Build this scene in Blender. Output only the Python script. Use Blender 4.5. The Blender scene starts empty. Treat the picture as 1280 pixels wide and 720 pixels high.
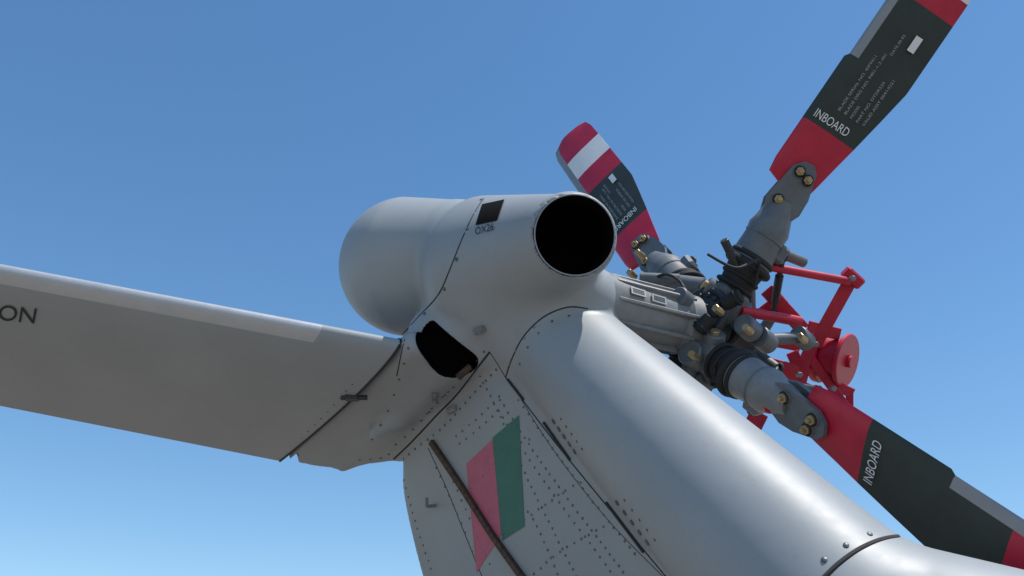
import bpy, bmesh, math, random
import numpy as np
from mathutils import Vector, Matrix
from mathutils.bvhtree import BVHTree
random.seed(4)
scene=bpy.context.scene
F=1150.0; TH=math.radians(28); CAM=Vector((0,0,1.7))
R=Vector((1,0,0)); FW=Vector((0,math.cos(TH),math.sin(TH))); UP=Vector((0,-math.sin(TH),math.cos(TH)))
def L(a,b,d): return Vector(((a-640)/F*d,(360-b)/F*d,d))          # survey bearings + range -> tilted metric frame
def W(v): return CAM+R*v[0]+UP*v[1]+FW*v[2]                       # tilted frame -> world
def Wd(v): return R*v[0]+UP*v[1]+FW*v[2]
def P(a,b,d): return W(L(a,b,d))
# ------------------------------------------------------------------ materials
def nt(name):
    m=bpy.data.materials.new(name); m.use_nodes=True
    n=m.node_tree.nodes; l=m.node_tree.links
    return m,n,l,n['Principled BSDF']
def mat(name,col,rough=.5,metal=0,var=.12,scale=6,bump=.05,bscale=60,col2=None,spec=.5):
    m,n,l,b=nt(name)
    tc=n.new('ShaderNodeTexCoord')
    no=n.new('ShaderNodeTexNoise'); no.inputs['Scale'].default_value=scale; no.inputs['Detail'].default_value=8; no.inputs['Roughness'].default_value=.65
    l.new(tc.outputs['Object'],no.inputs['Vector'])
    cr=n.new('ShaderNodeValToRGB'); cr.color_ramp.elements[0].position=.3; cr.color_ramp.elements[1].position=.7
    c1=[c*(1-var) for c in col]; c2=col2 or [min(1,c*(1+var)) for c in col]
    cr.color_ramp.elements[0].color=(*c1,1); cr.color_ramp.elements[1].color=(*c2,1)
    l.new(no.outputs['Fac'],cr.inputs['Fac']); l.new(cr.outputs['Color'],b.inputs['Base Color'])
    mr=n.new('ShaderNodeMapRange'); mr.inputs['To Min'].default_value=max(0,rough-.1); mr.inputs['To Max'].default_value=min(1,rough+.1)
    l.new(no.outputs['Fac'],mr.inputs['Value']); l.new(mr.outputs['Result'],b.inputs['Roughness'])
    b.inputs['Metallic'].default_value=metal; b.inputs['Specular IOR Level'].default_value=spec
    if bump:
        n2=n.new('ShaderNodeTexNoise'); n2.inputs['Scale'].default_value=bscale; n2.inputs['Detail'].default_value=4
        l.new(tc.outputs['Object'],n2.inputs['Vector'])
        bp=n.new('ShaderNodeBump'); bp.inputs['Strength'].default_value=bump; bp.inputs['Distance'].default_value=.01
        l.new(n2.outputs['Fac'],bp.inputs['Height']); l.new(bp.outputs['Normal'],b.inputs['Normal'])
    return m
def paint(name,col,cav=False):
    m,n,l,b=nt(name)
    tc=n.new('ShaderNodeTexCoord')
    a=n.new('ShaderNodeTexNoise'); a.inputs['Scale'].default_value=2.2; a.inputs['Detail'].default_value=6
    g=n.new('ShaderNodeTexNoise'); g.inputs['Scale'].default_value=22; g.inputs['Detail'].default_value=10; g.inputs['Roughness'].default_value=.75
    l.new(tc.outputs['Object'],a.inputs['Vector']); l.new(tc.outputs['Object'],g.inputs['Vector'])
    cr=n.new('ShaderNodeValToRGB'); e=cr.color_ramp.elements
    e[0].position=.3; e[1].position=.7
    e[0].color=(*[c*.93 for c in col],1); e[1].color=(*[c*1.05 for c in col],1)
    l.new(a.outputs['Fac'],cr.inputs['Fac'])
    c2=n.new('ShaderNodeValToRGB'); e=c2.color_ramp.elements
    e[0].position=.30; e[0].color=(.62,.58,.53,1); e[1].position=.44; e[1].color=(1,1,1,1)
    l.new(g.outputs['Fac'],c2.inputs['Fac'])
    mx=n.new('ShaderNodeMix'); mx.data_type='RGBA'; mx.blend_type='MULTIPLY'; mx.inputs[0].default_value=.25
    l.new(cr.outputs['Color'],mx.inputs[6]); l.new(c2.outputs['Color'],mx.inputs[7])
    out=mx.outputs[2]
    mr=n.new('ShaderNodeMapRange'); mr.inputs['To Min'].default_value=.42; mr.inputs['To Max'].default_value=.54
    l.new(g.outputs['Fac'],mr.inputs['Value']); ro=mr.outputs['Result']
    b.inputs['Specular IOR Level'].default_value=.42
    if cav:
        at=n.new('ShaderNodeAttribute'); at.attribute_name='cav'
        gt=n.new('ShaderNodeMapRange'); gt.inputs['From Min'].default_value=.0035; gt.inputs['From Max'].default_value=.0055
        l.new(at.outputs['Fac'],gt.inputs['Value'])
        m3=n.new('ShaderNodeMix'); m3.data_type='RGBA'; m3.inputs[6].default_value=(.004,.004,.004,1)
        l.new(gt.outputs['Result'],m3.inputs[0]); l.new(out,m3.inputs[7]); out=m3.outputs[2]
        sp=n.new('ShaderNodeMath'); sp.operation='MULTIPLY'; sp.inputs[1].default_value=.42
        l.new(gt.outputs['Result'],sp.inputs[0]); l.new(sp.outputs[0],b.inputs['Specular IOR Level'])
    l.new(out,b.inputs['Base Color']); l.new(ro,b.inputs['Roughness'])
    n2=n.new('ShaderNodeTexNoise'); n2.inputs['Scale'].default_value=5
    l.new(tc.outputs['Object'],n2.inputs['Vector'])
    bp=n.new('ShaderNodeBump'); bp.inputs['Strength'].default_value=.15; bp.inputs['Distance'].default_value=.02
    l.new(n2.outputs['Fac'],bp.inputs['Height']); l.new(bp.outputs['Normal'],b.inputs['Normal'])
    return m
M={}
GREY=(.285,.308,.320)
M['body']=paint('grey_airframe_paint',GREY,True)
M['grey']=paint('grey_paint',GREY)
M['strip']=mat('erosion_strip',(.46,.47,.48),.35,.3,.06,10,.02)
M['bstrip']=mat('blade_erosion_strip',(.24,.25,.26),.4,.2,.08,10,.02)
M['seam']=mat('panel_gap',(.025,.025,.025),.8,0)
M['black']=mat('black_paint',(.012,.012,.013),.6)
M['rubber']=mat('black_rubber',(.02,.02,.021),.65,0,.2,20,.1,60,spec=.3)
M['rivet']=mat('rivet_steel',(.12,.12,.12),.45,.4,.3,40)
M['label']=mat('data_plate',(.38,.39,.39),.5,0,.1)
M['stencil']=mat('stencil_grey',(.32,.33,.33),.6)
M['metal']=mat('cast_metal',(.115,.127,.137),.5,0,.2,12,.08,50)
M['metal2']=mat('worn_metal',(.185,.192,.196),.47,0,.22,10,.08,50)
M['dark']=mat('dark_metal',(.028,.030,.033),.5,.1,.4,15,.2)
M['red']=mat('red_paint',(.46,.009,.036),.42,0,.15,9,.05,50,spec=.45)
M['green']=mat('dark_green_paint',(.030,.040,.034),.55,0,.2,7,.05,spec=.35)
M['white']=mat('white_paint',(.72,.72,.71),.5,0,.06)
M['gold']=mat('cadmium_bolt',(.40,.30,.15),.4,.5,.3,30)
M['rust']=mat('rusty_brown',(.07,.04,.028),.7,.1,.5,30,.4)
M['fred']=mat('faded_red_decal',(.46,.11,.17),.5,0,.12,14,0,spec=.35)
M['fgreen']=mat('faded_green_decal',(.04,.155,.12),.5,0,.12,14,0,spec=.35)
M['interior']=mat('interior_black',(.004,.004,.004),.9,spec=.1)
# ------------------------------------------------------------------ helpers
def empty(name):
    e=bpy.data.objects.new(name,None); scene.collection.objects.link(e); return e
FIN=empty('helicopter_tail_fin'); ROT=empty('helicopter_tail_rotor'); STB=empty('helicopter_horizontal_stabilizer'); LOCK=empty('red_rotor_lock_frame')
def obj(name,verts,faces,mt,parent,smooth=True,sharp=35):
    me=bpy.data.meshes.new(name); me.from_pydata([tuple(v) for v in verts],[],faces); me.validate(); me.update()
    for m in (mt if isinstance(mt,(list,tuple)) else [mt]): me.materials.append(M[m])
    o=bpy.data.objects.new(name,me); scene.collection.objects.link(o); o.parent=parent
    if smooth:
        me.shade_smooth()
        if sharp: me.set_sharp_from_angle(angle=math.radians(sharp))
    return o
def basis(d):
    d=d.normalized(); a=Vector((0,0,1)) if abs(d.z)<.9 else Vector((1,0,0))
    u=d.cross(a).normalized(); return u,d.cross(u).normalized(),d
def fixn(o):
    bm=bmesh.new(); bm.from_mesh(o.data); bmesh.ops.recalc_face_normals(bm,faces=bm.faces); bm.to_mesh(o.data); bm.free()
class B:  # mesh accumulator in world coords
    def __init__(s): s.v=[]; s.f=[]
    def add(s,v,f):
        o=len(s.v); s.v+=v; s.f+=[tuple(i+o for i in q) for q in f]
    def rings(s,pts,rad,n=24,cap=True):
        v=[];f=[]
        for i,(p,r) in enumerate(zip(pts,rad)):
            d=(pts[min(i+1,len(pts)-1)]-pts[max(i-1,0)])
            u,w,_=basis(d)
            for k in range(n):
                a=2*math.pi*k/n; v.append(p+u*(math.cos(a)*r)+w*(math.sin(a)*r))
        for i in range(len(pts)-1):
            for k in range(n):
                f.append((i*n+k,i*n+(k+1)%n,(i+1)*n+(k+1)%n,(i+1)*n+k))
        if cap:
            f.append(tuple(range(n-1,-1,-1))); f.append(tuple((len(pts)-1)*n+k for k in range(n)))
        s.add(v,f)
    def cyl(s,p0,p1,r0,r1=None,n=24,bev=.12):
        r1=r0 if r1 is None else r1
        d=p1-p0; ln=d.length; b=min(bev*min(r0,r1),ln*.2); e=d.normalized()
        s.rings_fixed([p0,p0+e*b,p1-e*b,p1],[r0-b,r0,r1,r1-b],d,n)
    def rings_fixed(s,pts,rad,d,n=24):
        u,w,_=basis(d); v=[];f=[]
        for p,r in zip(pts,rad):
            for k in range(n):
                a=2*math.pi*k/n; v.append(p+u*(math.cos(a)*r)+w*(math.sin(a)*r))
        for i in range(len(pts)-1):
            for k in range(n): f.append((i*n+k,i*n+(k+1)%n,(i+1)*n+(k+1)%n,(i+1)*n+k))
        f.append(tuple(range(n-1,-1,-1))); f.append(tuple((len(pts)-1)*n+k for k in range(n)))
        s.add(v,f)
    def box(s,c,x,y,z,bev=.12):   # x,y,z half-extent vectors ; chamfered
        b=min(x.length,y.length,z.length)*bev*2
        X,Y,Z=x.normalized(),y.normalized(),z.normalized(); hx,hy,hz=x.length,y.length,z.length
        v=[];idx={}
        for sx in(-1,1):
            for sy in(-1,1):
                for sz in(-1,1):
                    for ax in range(3):
                        h=[hx-b,hy-b,hz-b]; h[ax]+=b
                        idx[(sx,sy,sz,ax)]=len(v); v.append(c+X*sx*h[0]+Y*sy*h[1]+Z*sz*h[2])
        f=[]
        for ax in range(3):
            o=[i for i in range(3) if i!=ax]
            for sg in(-1,1):
                q=[]
                for a,bb in((-1,-1),(1,-1),(1,1),(-1,1)):
                    k=[0,0,0];k[ax]=sg;k[o[0]]=a;k[o[1]]=bb;q.append(idx[(*k,ax)])
                f.append(tuple(q))
            for a in(-1,1):
                for bb in(-1,1):
                    k0=[0,0,0];k1=[0,0,0];k0[ax]=-1;k1[ax]=1
                    for k in(k0,k1): k[o[0]]=a;k[o[1]]=bb
                    f.append((idx[(*k0,o[0])],idx[(*k1,o[0])],idx[(*k1,o[1])],idx[(*k0,o[1])]))
        for sx in(-1,1):
            for sy in(-1,1):
                for sz in(-1,1): f.append(tuple(idx[(sx,sy,sz,a)] for a in range(3)))
        s.add(v,f)
    def torus(s,c,ax,r,t,n=32,m=10):
        u,w,_=basis(ax); a_=ax.normalized(); v=[];f=[]
        for i in range(n):
            a=2*math.pi*i/n; e=u*math.cos(a)+w*math.sin(a)
            for j in range(m):
                b=2*math.pi*j/m; v.append(c+e*(r+t*math.cos(b))+a_*(t*math.sin(b)))
        for i in range(n):
            for j in range(m): f.append((i*m+j,((i+1)%n)*m+j,((i+1)%n)*m+(j+1)%m,i*m+(j+1)%m))
        s.add(v,f)
    def dome(s,c,nrm,r,h=.5):
        u,w,d=basis(nrm); v=[];f=[];n=8
        for (rr,hh) in ((1,-.2),(.92,.3*h*2),(.55,.8*h*1.3)):
            for k in range(n):
                a=2*math.pi*k/n; v.append(c+(u*math.cos(a)+w*math.sin(a))*r*rr+d*r*hh)
        v.append(c+d*r*h*1.25)
        for i in range(2):
            for k in range(n): f.append((i*n+k,i*n+(k+1)%n,(i+1)*n+(k+1)%n,(i+1)*n+k))
        for k in range(n): f.append((2*n+k,2*n+(k+1)%n,3*n))
        s.add(v,f)
    def make(s,name,mt,parent,**k):
        o=obj(name,s.v,s.f,mt,parent,**k); fixn(o); return o
# ------------------------------------------------------------------ signed distance body
def arr(v): return np.array(v,dtype=np.float32)
def rcone(p,a,b,ra,rb):
    a=arr(a);b=arr(b);d=b-a;t=np.clip(((p-a)@d)/(d@d),0,1)
    return np.linalg.norm(p-(a+t[:,None]*d),axis=1)-(ra+t*(rb-ra))
def loft(p,A0,B0,A1,B1,r):
    A0,B0,A1,B1=map(arr,(A0,B0,A1,B1)); m0=(A0+B0)/2;m1=(A1+B1)/2;ax=m1-m0
    ab=(B0-A0)/np.linalg.norm(B0-A0)+(B1-A1)/np.linalg.norm(B1-A1); ab/=np.linalg.norm(ab)
    n=ax-(ax@ab)*ab; s=np.clip(((p-m0)@n)/(ax@n),0,1)[:,None]
    A=A0+s*(A1-A0);Bv=B0+s*(B1-B0);d=Bv-A
    t=np.clip(((p-A)*d).sum(1)/(d*d).sum(1),0,1)
    s=s[:,0]; ra=r[0]+s*(r[2]-r[0]); rb=r[1]+s*(r[3]-r[1])
    return np.linalg.norm(p-(A+t[:,None]*d),axis=1)-(ra+t*(rb-ra))
def smin(a,b,k):
    h=np.maximum(k-np.abs(a-b),0)/k; return np.minimum(a,b)-h*h*k/4
def smax(a,b,k): return -smin(-a,-b,k)
MOUTH=L(713,297,3.85); MD=Vector((.12,.06,-.99)).normalized(); MR=.165; SR=.193
SL0=arr(L(563,421,4.05)); SLN=arr(Vector((.62,.78,0)).normalized())
def cutters(p):
    a=rcone(p,MOUTH-MD*.30,MOUTH+MD*.5,MR,MR)
    h=rcone(p,L(545,420,3.80),L(548,422,4.10),.095,.095)
    h=smin(h,rcone(p,L(561,446,3.80),L(568,448,4.10),.104,.104),.06)
    h=smax(h,(p-SL0)@SLN,.02)
    return np.minimum(a,h)
def field(p):
    f=rcone(p,L(626,339,4.3),MOUTH,.372,SR)
    f=smin(f,rcone(p,L(512,333,4.70),L(572,328,4.55),.356,.312),.05)
    f=smin(f,rcone(p,L(645,395,4.25),L(712,436,4.08),.26,.25),.11)          # neck down to the fin
    f=smin(f,rcone(p,L(728,375,4.08),L(746,383,4.16),.165,.16),.04)         # shaft boss
    f=smin(f,rcone(p,L(550,420,4.28),L(600,420,4.30),.15,.2),.06)
    f=smin(f,loft(p,L(517,433,4.1),L(359,574,4.75),L(570,435,4.2),L(430,583,4.75),(.066,.008,.12,.02)),.02)
    f=smin(f,loft(p,L(570,430,4.2),L(432,580,4.75),L(640,430,4.3),L(520,560,4.65),(.13,.02,.16,.05)),.06)
    f=smin(f,rcone(p,L(470,540,4.42),L(500,520,4.42),.035,.05),.05)
    fin=loft(p,L(700,438,4.1),L(497,570,4.64),L(1085,850,2.95),L(590,920,4.1),(.19,.03,.26,.03))
    f=smin(f,fin,.04)
    tube=rcone(p,L(714,446,4.05),L(1075,803,2.86),.255,.335)
    f=smin(f,tube,.02)
    f=smin(f,rcone(p,L(1105,800,2.84),L(2000,1060,2.0),.305,.30),.04)
    return smax(f,-cutters(p),.008)
def surface(lo,hi,h):
    n=[int((hi[i]-lo[i])/h)+1 for i in range(3)]
    xs=[lo[i]+h*np.arange(n[i]) for i in range(3)]
    V=np.empty(n,dtype=np.float32)
    yy,zz=np.meshgrid(xs[1],xs[2],indexing='ij'); yz=np.stack([yy.ravel(),zz.ravel()],1).astype(np.float32)
    for i in range(n[0]):
        p=np.concatenate([np.full((len(yz),1),xs[0][i],np.float32),yz],1)
        V[i]=field(p).reshape(n[1],n[2])
    I=V<0
    c=sum(I[a:n[0]-1+a,b:n[1]-1+b,d:n[2]-1+d].astype(np.int8) for a in(0,1) for b in(0,1) for d in(0,1))
    act=(c>0)&(c<8); ids=np.full(act.shape,-1,np.int64); ijk=np.argwhere(act); ids[act]=np.arange(len(ijk))
    acc=np.zeros((len(ijk),3));cnt=np.zeros(len(ijk))
    for ax in range(3):
        o=[q for q in range(3) if q!=ax]
        for a in(0,1):
            for b in(0,1):
                s0=ijk.copy(); s0[:,o[0]]+=a; s0[:,o[1]]+=b; s1=s0.copy(); s1[:,ax]+=1
                v0=V[tuple(s0.T)];v1=V[tuple(s1.T)]; m=(v0<0)!=(v1<0)
                t=np.where(m,v0/np.where(m,v0-v1,1),0)
                q=s0.astype(float); q[:,ax]+=t; acc[m]+=q[m]; cnt[m]+=1
    P_=np.array(lo)+h*acc/cnt[:,None]
    Q=[]
    for ax in range(3):
        sl0=[slice(None)]*3; sl1=[slice(None)]*3; sl0[ax]=slice(0,-1); sl1[ax]=slice(1,None)
        m=I[tuple(sl0)]!=I[tuple(sl1)]; e=np.argwhere(m)
        o=[(ax+1)%3,(ax+2)%3]
        ok=(e[:,o[0]]>0)&(e[:,o[1]]>0)&(e[:,o[0]]<n[o[0]]-1)&(e[:,o[1]]<n[o[1]]-1); e=e[ok]
        fl=I[tuple(e.T)]
        q=[]
        for a,b in((-1,-1),(0,-1),(0,0),(-1,0)):
            k=e.copy();k[:,o[0]]+=a;k[:,o[1]]+=b;q.append(ids[tuple(k.T)])
        q=np.stack(q,1); q[~fl]=q[~fl][:,::-1]; Q.append(q)
    Q=np.concatenate(Q); P_=P_.astype(np.float32)
    for it in range(4):
        f=field(P_);g=np.zeros_like(P_);e=.002
        for k in range(3):
            d=np.zeros(3,np.float32);d[k]=e; g[:,k]=(field(P_+d)-field(P_-d))/(2*e)
        st=-(f/np.maximum((g*g).sum(1),.3))[:,None]*g; ln=np.linalg.norm(st,axis=1,keepdims=True)
        P_=P_+st*np.minimum(1,.008/np.maximum(ln,1e-6))
    return P_,Q
Pv,Q=surface((-1.15,-1.75,2.0),(2.3,.52,5.12),.0135)
Mx=np.array([R,UP,FW]); Wv=Pv@Mx+np.array(CAM)
me=bpy.data.meshes.new('fin_shell'); me.from_pydata(Wv.tolist(),[],Q.tolist()); me.update()
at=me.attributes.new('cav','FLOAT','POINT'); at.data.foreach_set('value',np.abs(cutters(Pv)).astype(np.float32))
me.materials.append(M['body']); me.shade_smooth()
body=bpy.data.objects.new('fin_shell',me); scene.collection.objects.link(body); body.parent=FIN
BV=BVHTree.FromPolygons([tuple(v) for v in Wv.tolist()],Q.tolist())
def hit(a,b,bv=BV):
    d=Wd(L(a,b,1)).normalized(); loc,nr,_,_=bv.ray_cast(CAM,d)
    if loc is None: return None
    if nr.dot(d)>0: nr=-nr
    return loc,nr
# tail boom carries on forward from the fin
bm0=B(); q0=L(1105,800,2.84);q1=L(2000,1060,2.0); 
bm0.rings([W(q0.lerp(q1,t)) for t in(.8,1.0,1.4,2.2,3.2)],[.300,.300,.34,.42,.55],48); bm0.make('tail_boom','grey',FIN)
# mouth lip and dark liner
bl=B(); mc=W(MOUTH+MD*(SR**2-MR**2)**.5); mdw=Wd(MD)
bl.torus(mc,mdw,MR+.001,.003,72,10); bl.make('intake_lip','grey',FIN)
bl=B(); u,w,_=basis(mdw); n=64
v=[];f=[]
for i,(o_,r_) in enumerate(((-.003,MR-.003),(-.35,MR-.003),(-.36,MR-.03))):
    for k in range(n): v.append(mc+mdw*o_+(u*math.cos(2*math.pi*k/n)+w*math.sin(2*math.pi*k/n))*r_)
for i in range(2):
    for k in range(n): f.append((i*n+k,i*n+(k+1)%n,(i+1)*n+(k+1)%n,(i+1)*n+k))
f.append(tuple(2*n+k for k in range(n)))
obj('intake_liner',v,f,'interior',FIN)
# ------------------------------------------------------------------ surface trim
def spline(pts,step=4):
    out=[]; p=[pts[0]]+list(pts)+[pts[-1]]
    for i in range(1,len(p)-2):
        a,b,c,d=[Vector(q) for q in p[i-1:i+3]]
        n=max(2,int((c-b).length/step))
        for k in range(n):
            t=k/n; out.append(.5*((2*b)+(c-a)*t+(2*a-5*b+4*c-d)*t*t+(3*b-a-3*c+d)*t**3))
    out.append(Vector(pts[-1])); return out
def seam(name,pts,r=.0028,mt='seam',bv=BV,parent=FIN,sink=.3,mx=.06):
    b=B(); run=[]
    def flush():
        if len(run)>1: b.rings(list(run),[r]*len(run),8)
        run.clear()
    for q in spline(pts):
        h=hit(q.x,q.y,bv)
        if h is None or (run and (h[0]-run[-1]).length>mx): flush()
        if h: run.append(h[0]-h[1]*(r*sink))
    flush()
    if b.v: b.make(name,mt,parent)
riv=B()
def rivets(pts,gap=11,r=.0052,b=None,bv=BV,jit=.4):
    b=b or riv; q=spline(pts,1); acc=gap; last=None
    for p in q:
        if last is not None: acc+=(p-last).length
        last=p
        if acc>=gap:
            acc=0; h=hit(p.x+random.uniform(-jit,jit),p.y+random.uniform(-jit,jit),bv)
            if h: b.dome(h[0],h[1],r*random.uniform(.9,1.1),.45)
def patch(name,quad,mt,bv=BV,parent=FIN,off=.002,n=8):
    a,b_,c,d=[Vector(q) for q in quad]; v=[];f=[]
    for i in range(n+1):
        for j in range(n+1):
            s,t=i/n,j/n; q=a*(1-s)*(1-t)+b_*s*(1-t)+c*s*t+d*(1-s)*t; h=hit(q.x,q.y,bv)
            if h is None: print('PATCH MISS',name,q); return
            v.append(h[0]+h[1]*off)
    for i in range(n):
        for j in range(n): k=i*(n+1)+j; f.append((k,k+1,k+n+2,k+n+1))
    return obj(name,v,f,mt,parent,sharp=None)
def text(name,s,o,x,y,mt,parent,n=None,off=.002):   # affine text: o origin, x full width vector, y cap height vector
    cu=bpy.data.curves.new(name,'FONT'); cu.body=s; t=bpy.data.objects.new(name+'_tmp',cu); scene.collection.objects.link(t)
    bpy.context.view_layer.update(); dg=bpy.context.evaluated_depsgraph_get()
    m=bpy.data.meshes.new_from_object(t.evaluated_get(dg)); m.name=name
    xs=[q.co.x for q in m.vertices]; ys=[q.co.y for q in m.vertices]; x0,x1=min(xs),max(xs); y0,y1=min(ys),max(ys)
    nn=(n or x.cross(y)).normalized()
    for q in m.vertices: q.co=o+x*((q.co.x-x0)/(x1-x0))+y*((q.co.y-y0)/(y1-y0))+nn*off
    m.materials.clear(); m.materials.append(M[mt]); bpy.data.objects.remove(t)
    ob=bpy.data.objects.new(name,m); scene.collection.objects.link(ob); ob.parent=parent
# seams on pod / fin
seam('fairing_joint',[(608,243),(592,268),(577,300),(563,335),(548,368),(524,395),(503,418)],.0038)
seam('fairing_joint_lower',[(506,424),(502,440),(496,470)],.003)
seam('shaft_cover_edge',[(632,472),(640,448),(655,420),(680,396),(710,384),(735,386)],.0038)
seam('shaft_cover_hinge_line',[(632,472),(690,548),(750,622),(800,682),(850,742)],.0034)
seam('fin_cap_joint',[(612,440),(598,458),(572,492),(545,520),(515,552),(492,574)],.005)
seam('fin_cap_joint_front',[(612,440),(622,455),(632,472)],.0028)
seam('boom_joint',[(1030,722),(1050,703),(1078,684),(1110,672),(1150,669)],.0085)
seam('fin_panel_joint',[(535,560),(558,610),(580,665),(603,722)],.0026)
seam('fin_panel_joint_b',[(640,480),(690,560),(760,650),(830,722)],.0018)
rivets([(602,250),(583,290),(570,325),(555,362),(533,390),(510,412)],40,.0095)
rivets([(510,435),(500,470),(482,520),(455,565)],20,.0065)
rivets([(620,462),(585,500),(553,535),(520,560),(500,578)],9,.007)
rivets([(605,440),(578,472),(548,503),(518,535),(490,560)],14,.0068)
rivets([(560,490),(530,520)],9,.0065)
for q_,g_ in (([(545,585),(575,650),(600,715)],12),([(556,580),(586,645),(612,705)],12),([(600,470),(625,520),(660,600),(705,690),(725,730)],9),
    ([(625,500),(685,590),(760,690),(790,730)],9),([(648,500),(720,600),(800,700)],10),([(570,545),(600,520),(625,495)],10),([(590,610),(640,560),(668,548)],10),
    ([(612,680),(655,650),(712,610),(735,600)],10),([(660,725),(700,690),(760,655)],10),([(640,660),(660,640),(690,700),(700,725)],10),([(505,600),(520,655),(540,715)],10),
    ([(618,505),(672,590),(745,690),(775,730)],10),([(575,555),(605,530),(632,505)],10)):
    rivets(q_,g_,.0058)
rivets([(650,455),(662,430),(685,405),(712,394)],22,.0062)
rivets([(1030,700),(1060,680),(1095,665),(1125,660)],32,.010)
rivets([(1010,722),(1000,735)],20,.007)
rivets([(450,575),(480,572),(492,560)],12,.006)
riv.make('rivets','rivet',FIN)
lt=B()
rivets([(637,455),(650,430),(668,408)],18,.006,lt)
lt.make('cover_screws','metal2',FIN)
# national marking
patch('flag_red',[(583,580),(616,549),(627,668),(596,716)],'fred')
patch('flag_green',[(616,547),(649,519),(656,658),(628,676)],'fgreen')
patch('black_square',[(603,256),(631,250),(622,276),(595,282)],'interior',off=.004)
h0=hit(595,294);h1=hit(618,288);h2=hit(595,285)
text('OX26_code','OX26',h0[0],h1[0]-h0[0],(h2[0]-h0[0]),'black',FIN,h0[1],.006)
# brown strip
b=B(); pts=[hit(q.x,q.y) for q in spline([(541,552),(580,610),(620,672),(660,728)],8)]
for a_,c_ in zip(pts[:-1],pts[1:]):
    d=c_[0]-a_[0]; nn=a_[1]; sd=nn.cross(d).normalized()
    b.box((a_[0]+c_[0])/2+nn*.01,d*.5,sd*.014,nn*.012,.1)
b.make('drain_strake','rust',FIN,smooth=False)
# hinges
hg=B();hk=B()
for (x0,y0,x1,y1) in ((680,528,713,575),(758,628,805,690),(635,474,655,500)):
    a_=hit(x0,y0);c_=hit(x1,y1); d=c_[0]-a_[0]; nn=a_[1]
    hk.cyl(a_[0]+nn*.003,c_[0]+c_[1]*.003,.006,n=10)
    m=5
    for i in range(m):
        t=(i+.5)/m; px=x0+(x1-x0)*t+9; py=y0+(y1-y0)*t-6; h=hit(px,py)
        if x0==635: continue
        hg.torus(h[0]+h[1]*.002,h[1],.009,.003,14,6)
        h=hit(px+9,py-3); hg.dome(h[0],h[1],.006)
hk.make('access_hinge_pins','seam',FIN); hg.make('access_latches','rivet',FIN)
# small brackets + boss at fin cap
bk=B()
for (x,y) in((600,412),(543,495),(566,512)):
    h=hit(x,y); u,w,_=basis(h[1]); bk.box(h[0]+h[1]*.008,u*.03,w*.014,h[1]*.008); bk.dome(h[0]+u*.018+h[1]*.016,h[1],.009); bk.dome(h[0]-u*.018+h[1]*.016,h[1],.009)
h=hit(544,632); bk.cyl(h[0],h[0]+h[1]*.05,.008); bk.cyl(h[0]+h[1]*.05,h[0]+h[1]*.05+Wd(Vector((0,.04,0))),.008)
bk.make('brackets','metal2',FIN)
gb=B(); gb.cyl(P(572,472,4.12),P(588,458,4.14),.016); gb.make('gearbox_glimpse','rust',FIN)
# ------------------------------------------------------------------ stabilizer
LEr,LEt=P(501,427,4.06),P(-420,254,3.72); TEr,TEt=P(350,576,4.76),P(-420,424,4.42)
def naca(x,t=.125): return 5*t*(.2969*math.sqrt(x)-.126*x-.3516*x*x+.2843*x**3-.1036*x**4)
cs=[(1-math.cos(math.pi*i/20))/2 for i in range(21)]
v=[];f=[];prof=[(x,naca(x)+.0015) for x in cs[::-1]]+[(x,-naca(x)-.0015) for x in cs[1:]]
ns=28; sp=[0]+[.115+(1-.115)*i/(ns-1) for i in range(ns)]
for s in sp:
    le=LEr.lerp(LEt,s);te=TEr.lerp(TEt,s);c=te-le; nn=c.cross(LEt-LEr).normalized()
    if nn.z<0: nn=-nn
    for x,y in prof: v.append(le+c*x+nn*(y*c.length))
n=len(prof); mi=[]
for i in range(len(sp)-1):
    for k in range(n-1):
        f.append((i*n+k,i*n+k+1,(i+1)*n+k+1,(i+1)*n+k)); xm=(prof[k][0]+prof[k+1][0])/2
        mi.append(1 if (xm<.045 and i>=1) else 0)
f.append(tuple(range(n)));mi.append(0);f.append(tuple(range((len(sp)-1)*n,len(sp)*n))[::-1]);mi.append(0)
st=obj('stabilizer_skin',v,f,['grey','strip'],STB,sharp=50)
for p,i in zip(st.data.polygons,mi): p.material_index=i
fixn(st)
SB=BVHTree.FromPolygons([tuple(q) for q in v],f)
b=B(); le,te=LEr,TEr;c=te-le;nn=c.cross(LEt-LEr).normalized(); nn=nn if nn.z>0 else -nn
pp=[le+c*x+nn*(y*c.length) for x,y in prof]; b.rings(pp,[.006]*len(pp),8); b.make('root_gap_seal','seam',STB)
a0=hit(5,400,SB);a1=hit(43,404,SB);a2=hit(8,381,SB)
xx=(a1[0]-a0[0])*(135/38.); text('stencil_caution','CAUTION',a1[0]-xx,xx,a2[0]-a0[0],'black',STB,a0[1],.004)
rb=B()
rivets([(440,480),(405,520),(372,552)],11,.0042,rb,SB)
rb.make('stabilizer_rivets','rivet',STB)
b=B(); h=hit(440,497,SB); 
if h:
    b.cyl(h[0]-Vector((.05,0,0)),h[0]+Vector((.07,0,.0)),.012); b.box(h[0],Vector((.03,0,0)),Vector((0,.02,0)),Vector((0,0,.012)))
    b.make('root_fitting','dark',STB)
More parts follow.
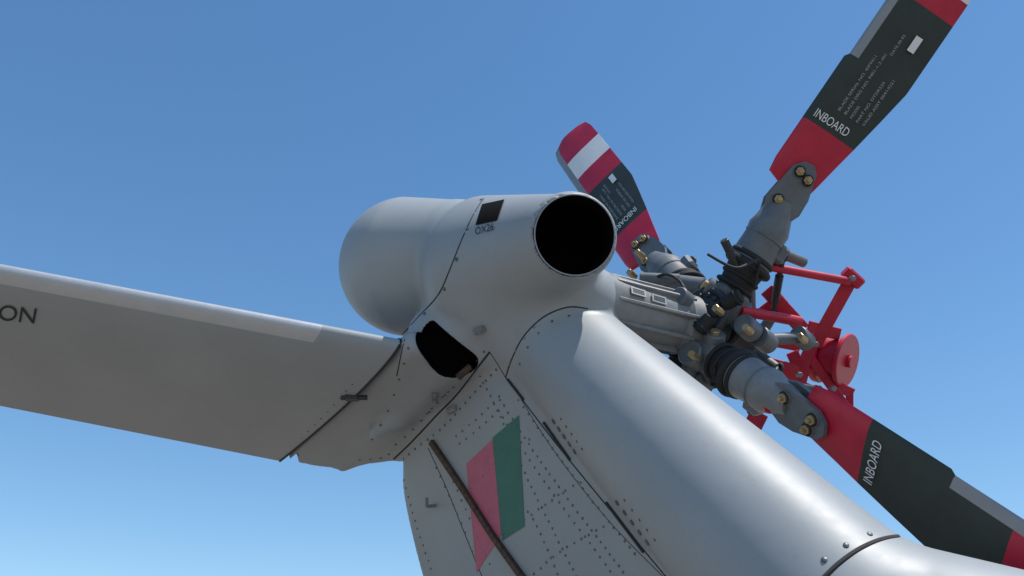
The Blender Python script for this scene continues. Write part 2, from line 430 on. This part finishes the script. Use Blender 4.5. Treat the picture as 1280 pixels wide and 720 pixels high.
# ------------------------------------------------------------------ tail rotor
H=L(893,403,4.3); nO=Vector((.643,-.424,.637)).normalized()
e1=Vector((.56,.83,-.03)).normalized(); e2=Vector((.455,-.378,-.80)).normalized()
e3=(L(722,177,6.0)-H).normalized(); e4=-e1
be=math.radians(50); be2=math.radians(37)
def orth(c,e): c=c-e*c.dot(e); return c.normalized()
c1=orth(e2*math.cos(be)+nO*math.sin(be),e1); c2=orth(-e1*math.cos(be2)+nO*math.sin(be2),e2)
c3=orth(Vector((.55,.83,0)),e3); c4=orth(-e2*.8+nO*.6,e4)
H2=L(868,434,4.27)
def blade(e,c,tag,hub,bd):
    E,C=Wd(e),Wd(c); Nn=E.cross(C).normalized()
    if Nn.dot(CAM-W(H))<0: Nn=-Nn
    g0,r0,w0=bd
    S=[(.70,-.10,.015),(.73,-.19,.03),(.80,-.20,.043),(.90,-.20,.06),(1.02,-.20,.082),(1.05,-.20,.087),(1.2,-.20,.112),(1.36,-.20,.137),(1.38,-.186,.138)]
    S+=[(x,-.186,.138) for x in (g0,r0,w0)]+[(2.12,-.185,.136),(2.2,-.17,.12),(2.24,-.10,.06)]
    bands=lambda s:'red' if s<1.03 else 'green' if s<g0 else 'red' if s<r0 else 'white' if s<w0 else 'red'
    names=['red','green','white','bstrip']
    pr=[(0,0),(.02,.35),(.06,.6),(.14,.85),(.3,1),(.55,.8),(.8,.42),(1,.06)]
    loop=pr+[(x,-y) for x,y in pr[::-1] if x>0 ]
    v=[];n=len(loop);base=W(hub)
    for s,a,b_ in S:
        for x,y in loop: v.append(base+E*s+C*(a+(b_-a)*x)+Nn*(y*.017))
    f=[];mi=[]
    for i in range(len(S)-1):
        sm=(S[i][0]+S[i+1][0])/2; bn=names.index(bands(sm))
        for k in range(n):
            k2=(k+1)%n; f.append((i*n+k,i*n+k2,(i+1)*n+k2,(i+1)*n+k)); x=(loop[k][0]+loop[k2][0])/2
            mi.append(3 if (sm>1.37 and x<.12) else bn)
    f.append(tuple(range(n)));mi.append(0);f.append(tuple(range((len(S)-1)*n,len(S)*n)));mi.append(0)
    o=obj('blade_'+tag,v,f,names,ROT,sharp=40)
    for p,i in zip(o.data.polygons,mi): p.material_index=i
    fixn(o)
    return E,C,Nn,base
def decor(E,C,Nn,base,flip,tag):
    off=Nn*.0175
    g=lambda s,c:base+E*s+C*c+off
    if not flip:
        text('inboard_'+tag,'INBOARD',g(1.045,-.165),C*.18,E*.042,'white',ROT,Nn,.002)
    else:
        text('inboard_'+tag,'INBOARD',g(1.095,.04),-C*.18,-E*.042,'white',ROT,Nn,.002)
    lines=['BLADE SERIAL NO. 40F9411','BLADE DRG NO. 9401-1-2-401','MODEL','PART NO. DTDR524','VALID ASSY 0041/D21']
    wd=[.30,.33,.07,.22,.25]
    for i,(t,w_) in enumerate(zip(lines,wd)):
        if tag=='b': break
        text('stencil_%s_%d'%(tag,i),t,g(1.13,-.075+.033*i),E*w_,-C*.013,'stencil',ROT,Nn,.002)
    if tag!='b':
        text('date_'+tag,'DATE 09-93',g(1.37 if tag=='c' else 1.47,-.02),E*.11,-C*.013,'stencil',ROT,Nn,.002)
        s0=1.42 if tag=='c' else 1.53
        q=[g(s0,.02),g(s0+.08,.02),g(s0+.08,.055),g(s0,.055)]; obj('data_label_'+tag,[p+Nn*.002 for p in q],[(0,1,2,3)],'white',ROT,smooth=False)
for e,c,t,fl,hb,bd in((e1,c1,'a',0,H,(1.74,1.86,2.0)),(e2,c2,'b',1,H2,(1.62,1.78,1.95)),(e3,c3,'c',1,H,(1.54,1.75,1.97)),(e4,c4,'d',0,H,(1.70,1.82,1.97))):
    E,C,Nn,base=blade(e,c,t,hb,bd)
    if t!='d': decor(E,C,Nn,base,fl,t)
    k=B();dk=B();gd=B();k2=B()
    g=lambda s,cc=0,z=0:base+E*s+C*cc+Nn*z
    k.box(g(.10,-.01),E*.10,C*.085,Nn*.075,.25)
    k.cyl(g(.12,-.13),g(.12,.10),.05); 
    dk.cyl(g(.16,-.015),g(.29,-.02),.075,.09)
    for q in(.19,.24): dk.torus(g(q,-.018),E,.085,.010)
    dk.torus(g(.305,-.02),E,.098,.020); dk.torus(g(.345,-.022),E,.094,.014)
    k2.rings([g(.28,-.02),g(.33,-.02),g(.36,-.025),g(.45,-.03),g(.50,-.035),g(.54,-.04),g(.60,-.05),g(.64,-.055)],[.085,.1,.098,.092,.098,.085,.07,.06],28)
    k2.box(g(.43,.075,.0),E*.045,C*.03,Nn*.035,.25)
    k.torus(g(.455,-.03),E,.090,.008)
    for sg in(-1,1):
        m=[(.56,-.115),(.62,-.135),(.80,-.115),(.845,-.08),(.85,-.03),(.82,.0),(.70,.035),(.62,.04),(.56,.015)]
        vv=[g(s,q,sg*.020) for s,q in m]+[g(s,q,sg*.040) for s,q in m]; nn_=len(m)
        k.add(vv,[tuple(range(nn_)),tuple(range(nn_,2*nn_))]+[(i,(i+1)%nn_,(i+1)%nn_+nn_,i+nn_) for i in range(nn_)])
    for s,q in((.79,-.075),(.775,-.022),(.63,-.085)):
        k.cyl(g(s,q,-.05),g(s,q,.048),.030,n=20)
        gd.cyl(g(s,q,-.065),g(s,q,.064),.021,n=6); dk.torus(g(s,q,.05),Nn,.024,.004,20,6); gd.cyl(g(s,q,.06),g(s,q,.080),.010,n=10)
    k.box(g(.60,-.05),E*.06,C*.05,Nn*.05,.3)
    gd.cyl(g(.12,-.145),g(.12,.115),.025,n=6)
    k.make('blade_grip_'+t,'metal',ROT); dk.make('grip_boot_'+t,'rubber',ROT); gd.make('grip_bolts_'+t,'gold',ROT); k2.make('grip_sleeve_'+t,'metal' if t!='b' else 'metal2',ROT)
# hub + gearbox shaft housing
HW=W(H); S0=P(745,380,4.12); S1=P(862,408,4.28); ax=(S1-S0).normalized()
b=B(); b.rings_fixed([S0,S0+ax*.08,S1-ax*.08,S1-ax*.06,S1],[.155,.145,.125,.145,.145],ax,48)
u,w,_=basis(ax)
for i in range(9):
    a=2*math.pi*i/9+.2; d=u*math.cos(a)+w*math.sin(a)
    b.box((S0+S1)/2+d*.135,(S1-S0)*.42,d*.018,ax.cross(d)*.008,.2)
hs_=b.make('output_shaft_housing','metal2',ROT)
HB=BVHTree.FromPolygons([tuple(q) for q in b.v],b.f)
lb=B();lb2=B()
for (x,y) in((797,366),(823,375)):
    h=hit(x,y,HB); s=h[1].cross(ax).normalized(); a2=s.cross(h[1]).normalized()
    lb.box(h[0]+h[1]*.006,a2*.038,s*.020,h[1]*.003); 
    for k_ in(-1,0,1): lb2.box(h[0]+h[1]*.0095+s*.009*k_,a2*.03,s*.0022,h[1]*.0008)
lb.make('data_plates','label',ROT); lb2.make('data_plate_print','black',ROT)
b=B(); nW=Wd(nO)
b.cyl(S1-ax*.01,HW+ax*.05,.12,.105); b.cyl(HW-nW*.12,HW+nW*.26,.10,.085); b.torus(HW-nW*.1,nW,.115,.02); b.torus(HW+nW*.05,nW,.11,.02)
for i in range(12):
    a=2*math.pi*i/12; u,w,_=basis(nW); d=u*math.cos(a)+w*math.sin(a); b.cyl(HW-nW*.13+d*.085,HW-nW*.09+d*.085,.012,n=6)
for i in range(14):   # flange bolts round the housing end
    a=2*math.pi*i/14; u,w,_=basis(ax); d=u*math.cos(a)+w*math.sin(a); b.cyl(S1+d*.13,S1+d*.13+ax*.03,.012,n=6)
b.make('rotor_hub','dark',ROT)
b=B()
for e,hb in((e1,H),(e2,H2),(e3,H),(e4,H)):
    E=Wd(e); b.box(W(hb)+E*.06+nW*.03,E*.09,nW*.09,E.cross(nW).normalized()*.075,.25)
b.make('hub_yoke','metal',ROT)
# pitch spider, links and dampers
b=B();lk=B()
sp=HW+nW*.34
b.cyl(sp-nW*.06,sp+nW*.06,.07); b.cyl(HW+nW*.2,sp,.045)
for e,c,hb in((e1,c1,H),(e2,c2,H2),(e3,c3,H),(e4,c4,H)):
    E,C=Wd(e),Wd(c); tip=sp+E*.2; b.cyl(sp,tip,.035,.025); b.dome(tip,nW,.03)
    end=W(hb)+E*.43+C*.09; lk.cyl(tip,end,.014); lk.torus(end,nW,.022,.010,18,8); lk.torus(tip,nW,.024,.010,18,8)
    lk.cyl(tip.lerp(end,.25),tip.lerp(end,.7),.02)
b.make('pitch_spider','metal',ROT); lk.make('pitch_links','dark',ROT)
b=B();g2=B()
for (x0,y0,d0,x1,y1,d1,r) in((965,312,4.35,1005,328,4.45,.026),(938,345,4.3,940,430,4.4,.022),(925,340,4.25,905,300,4.2,.02),(800,348,4.5,850,350,4.45,.03),(845,460,4.3,880,470,4.3,.035),(870,430,4.2,860,470,4.2,.04),(840,355,4.5,880,360,4.4,.05),(955,425,4.2,1003,422,4.3,.028),(990,483,4.1,1025,487,4.2,.018)):
    (b if r>.021 else g2).cyl(P(x0,y0,d0),P(x1,y1,d1),r)
for (x,y,d,r) in ((1003,423,4.3,.045),(955,425,4.2,.05),(868,445,4.15,.06),(855,375,4.2,.045),(878,480,4.2,.03),(935,410,4.15,.05)):
    b.cyl(P(x,y,d)-nW*.05,P(x,y,d)+nW*.05,r)
b.make('dampers','metal',ROT); g2.make('control_rods','dark',ROT)
b=B()
for (x,y,d,r) in ((880,405,4.1,.045),(915,375,4.15,.05),(895,470,4.15,.05)):
    p=P(x,y,d); a=Wd(Vector((random.uniform(-1,1),random.uniform(-1,1),random.uniform(-.4,.4)))).normalized()
    b.cyl(p-a*r*.9,p+a*r*.9,r*.7); b.torus(p+a*r*.5,a,r*.72,.008,24,8)
b.make('elastomeric_bearings','rubber',ROT)
bg=B()
for (x,y,d) in((898,388,4.1),(868,445,4.08),(1003,423,4.22),(935,412,4.05),(800,318,4.7),(790,343,4.7)):
    p=P(x,y,d); bg.cyl(p+nW*.03,p-nW*.03,.018,n=6)
bg.make('hub_bolts','gold',ROT)
def hose(name,pts,r,mt,parent):
    q=[P(*p) for p in pts]; out=[]
    for i in range(len(q)-1):
        a=q[max(i-1,0)];b_=q[i];c=q[i+1];d=q[min(i+2,len(q)-1)]
        for k in range(8):
            t=k/8; out.append(.5*((2*b_)+(c-a)*t+(2*a-5*b_+4*c-d)*t*t+(3*b_-a-3*c+d)*t**3))
    out.append(q[-1]); b=B(); b.rings(out,[r]*len(out),10); b.make(name,mt,parent)
hose('bonding_lead_a',[(815,350,4.5),(832,343,4.4),(850,352,4.3),(862,375,4.2)],.008,'rubber',ROT)
hose('bonding_lead_b',[(885,318,4.15),(920,335,4.05),(948,325,4.15),(942,360,4.2)],.007,'rubber',ROT)
hose('bonding_lead_c',[(900,445,4.05),(893,465,4.0),(900,488,4.0),(918,494,4.0)],.007,'rubber',ROT)
# ------------------------------------------------------------------ red lock frame
b=B()
def bar(p,q,wx,wy,ref=Vector((0,0,1))):
    d=q-p; s=d.cross(ref).normalized(); t=s.cross(d).normalized(); b.box((p+q)/2,d*.5,s*wx,t*wy,.15)
b.cyl(P(948,331,4.3),P(1062,352,4.42),.020); b.cyl(P(925,388,4.25),P(1000,402,4.38),.025)
def fbar(a,c,wd,th=.010):
    p,q=P(*a),P(*c); bar(p,q,wd,th,ref=(p-CAM).normalized())
fbar((1068,342,4.45),(1018,432,4.5),.032); fbar((1056,338,4.45),(1076,356,4.45),.030,.034)
fbar((1018,425,4.5),(996,474,4.5),.030); fbar((1012,446,4.5),(1066,520,4.5),.022); fbar((990,440,4.5),(1004,472,4.5),.03)
fbar((958,362,4.5),(1004,412,4.5),.035); fbar((980,372,4.55),(950,395,4.55),.035); fbar((955,455,4.5),(1010,470,4.5),.04)
fbar((1010,408,4.5),(1050,418,4.5),.03); fbar((1036,478,4.5),(1066,492,4.5),.025); fbar((1062,487,4.5),(1062,524,4.5),.018)
fbar((935,520,4.35),(955,530,4.35),.04); fbar((985,478,4.5),(1050,502,4.5),.03); fbar((962,425,4.55),(1000,432,4.55),.03)
dc=P(1043,448,4.55); dn=Wd(Vector((.72,-.15,-.66)).normalized())
b.cyl(dc-dn*.085,dc-dn*.045,.135,n=48); b.cyl(dc-dn*.05,dc+dn*.05,.105,n=32); b.cyl(dc+dn*.045,dc+dn*.07,.135,n=48); b.cyl(dc+dn*.06,dc+dn*.09,.03)
b.make('lock_frame','red',LOCK)
b=B()
for (x,y,d) in((1064,348,4.38),(1018,430,4.42),(998,468,4.42),(1062,512,4.42),(1040,485,4.42)):
    p=P(x,y,d); b.cyl(p,p-FW*.03+Vector((0,.0,0)),.014,n=6)
b.make('frame_bolts','metal2',LOCK)
b=B(); b.dome(P(961,509,3.80),Wd(Vector((0,0,-1))),.028,.8); b.make('red_cap','red',ROT)
# ------------------------------------------------------------------ ground, sky, light, camera
m,n,l,bs=nt('concrete'); tc=n.new('ShaderNodeTexCoord'); no=n.new('ShaderNodeTexNoise'); no.inputs['Scale'].default_value=.6; no.inputs['Detail'].default_value=10
l.new(tc.outputs['Object'],no.inputs['Vector']); cr=n.new('ShaderNodeValToRGB'); cr.color_ramp.elements[0].color=(.16,.135,.11,1); cr.color_ramp.elements[1].color=(.26,.225,.19,1)
br=n.new('ShaderNodeTexBrick'); br.inputs['Scale'].default_value=.2; br.offset=0; br.inputs['Mortar Size'].default_value=.004; br.inputs['Mortar'].default_value=(.08,.07,.06,1); br.inputs['Row Height'].default_value=.5
l.new(tc.outputs['Object'],br.inputs['Vector']); l.new(no.outputs['Fac'],cr.inputs['Fac']); l.new(cr.outputs['Color'],br.inputs['Color1']); l.new(cr.outputs['Color'],br.inputs['Color2'])
l.new(br.outputs['Color'],bs.inputs['Base Color']); bs.inputs['Roughness'].default_value=.9; M['conc']=m
g=obj('concrete_ground',[(-800,-800,0),(800,-800,0),(800,800,0),(-800,800,0)],[(0,1,2,3)],'conc',None,smooth=False)
SUN=Vector((.36,-.14,.90)).normalized()
el=math.asin(SUN.z); az=math.atan2(SUN.x,SUN.y)
w=bpy.data.worlds.new('World'); scene.world=w; w.use_nodes=True
sk=w.node_tree.nodes.new('ShaderNodeTexSky'); sk.sky_type='NISHITA'; sk.sun_disc=False; sk.sun_elevation=el; sk.sun_rotation=az
sk.air_density=1.1; sk.dust_density=.25; sk.ozone_density=2.1
hs=w.node_tree.nodes.new('ShaderNodeHueSaturation'); hs.inputs['Saturation'].default_value=1.2; hs.inputs['Hue'].default_value=.497
hs.inputs['Value'].default_value=1.07
w.node_tree.links.new(sk.outputs[0],hs.inputs['Color'])
bgn=w.node_tree.nodes['Background']; bgn.inputs['Strength'].default_value=.15; w.node_tree.links.new(hs.outputs[0],bgn.inputs[0])
sl=bpy.data.lights.new('sun','SUN'); sl.energy=5.0; sl.angle=math.radians(.5); sl.color=(1,.95,.88)
so=bpy.data.objects.new('sun',sl); scene.collection.objects.link(so); so.rotation_euler=SUN.to_track_quat('Z','Y').to_euler(); so.location=(5,0,20)
cd=bpy.data.cameras.new('camera'); cd.sensor_width=36; cd.lens=36*F/1280; cd.clip_end=3000
co=bpy.data.objects.new('camera',cd); scene.collection.objects.link(co); co.location=CAM; co.rotation_euler=(math.pi/2+TH,0,0); scene.camera=co
scene.view_settings.view_transform='Standard'; scene.view_settings.look='None'; scene.view_settings.exposure=0
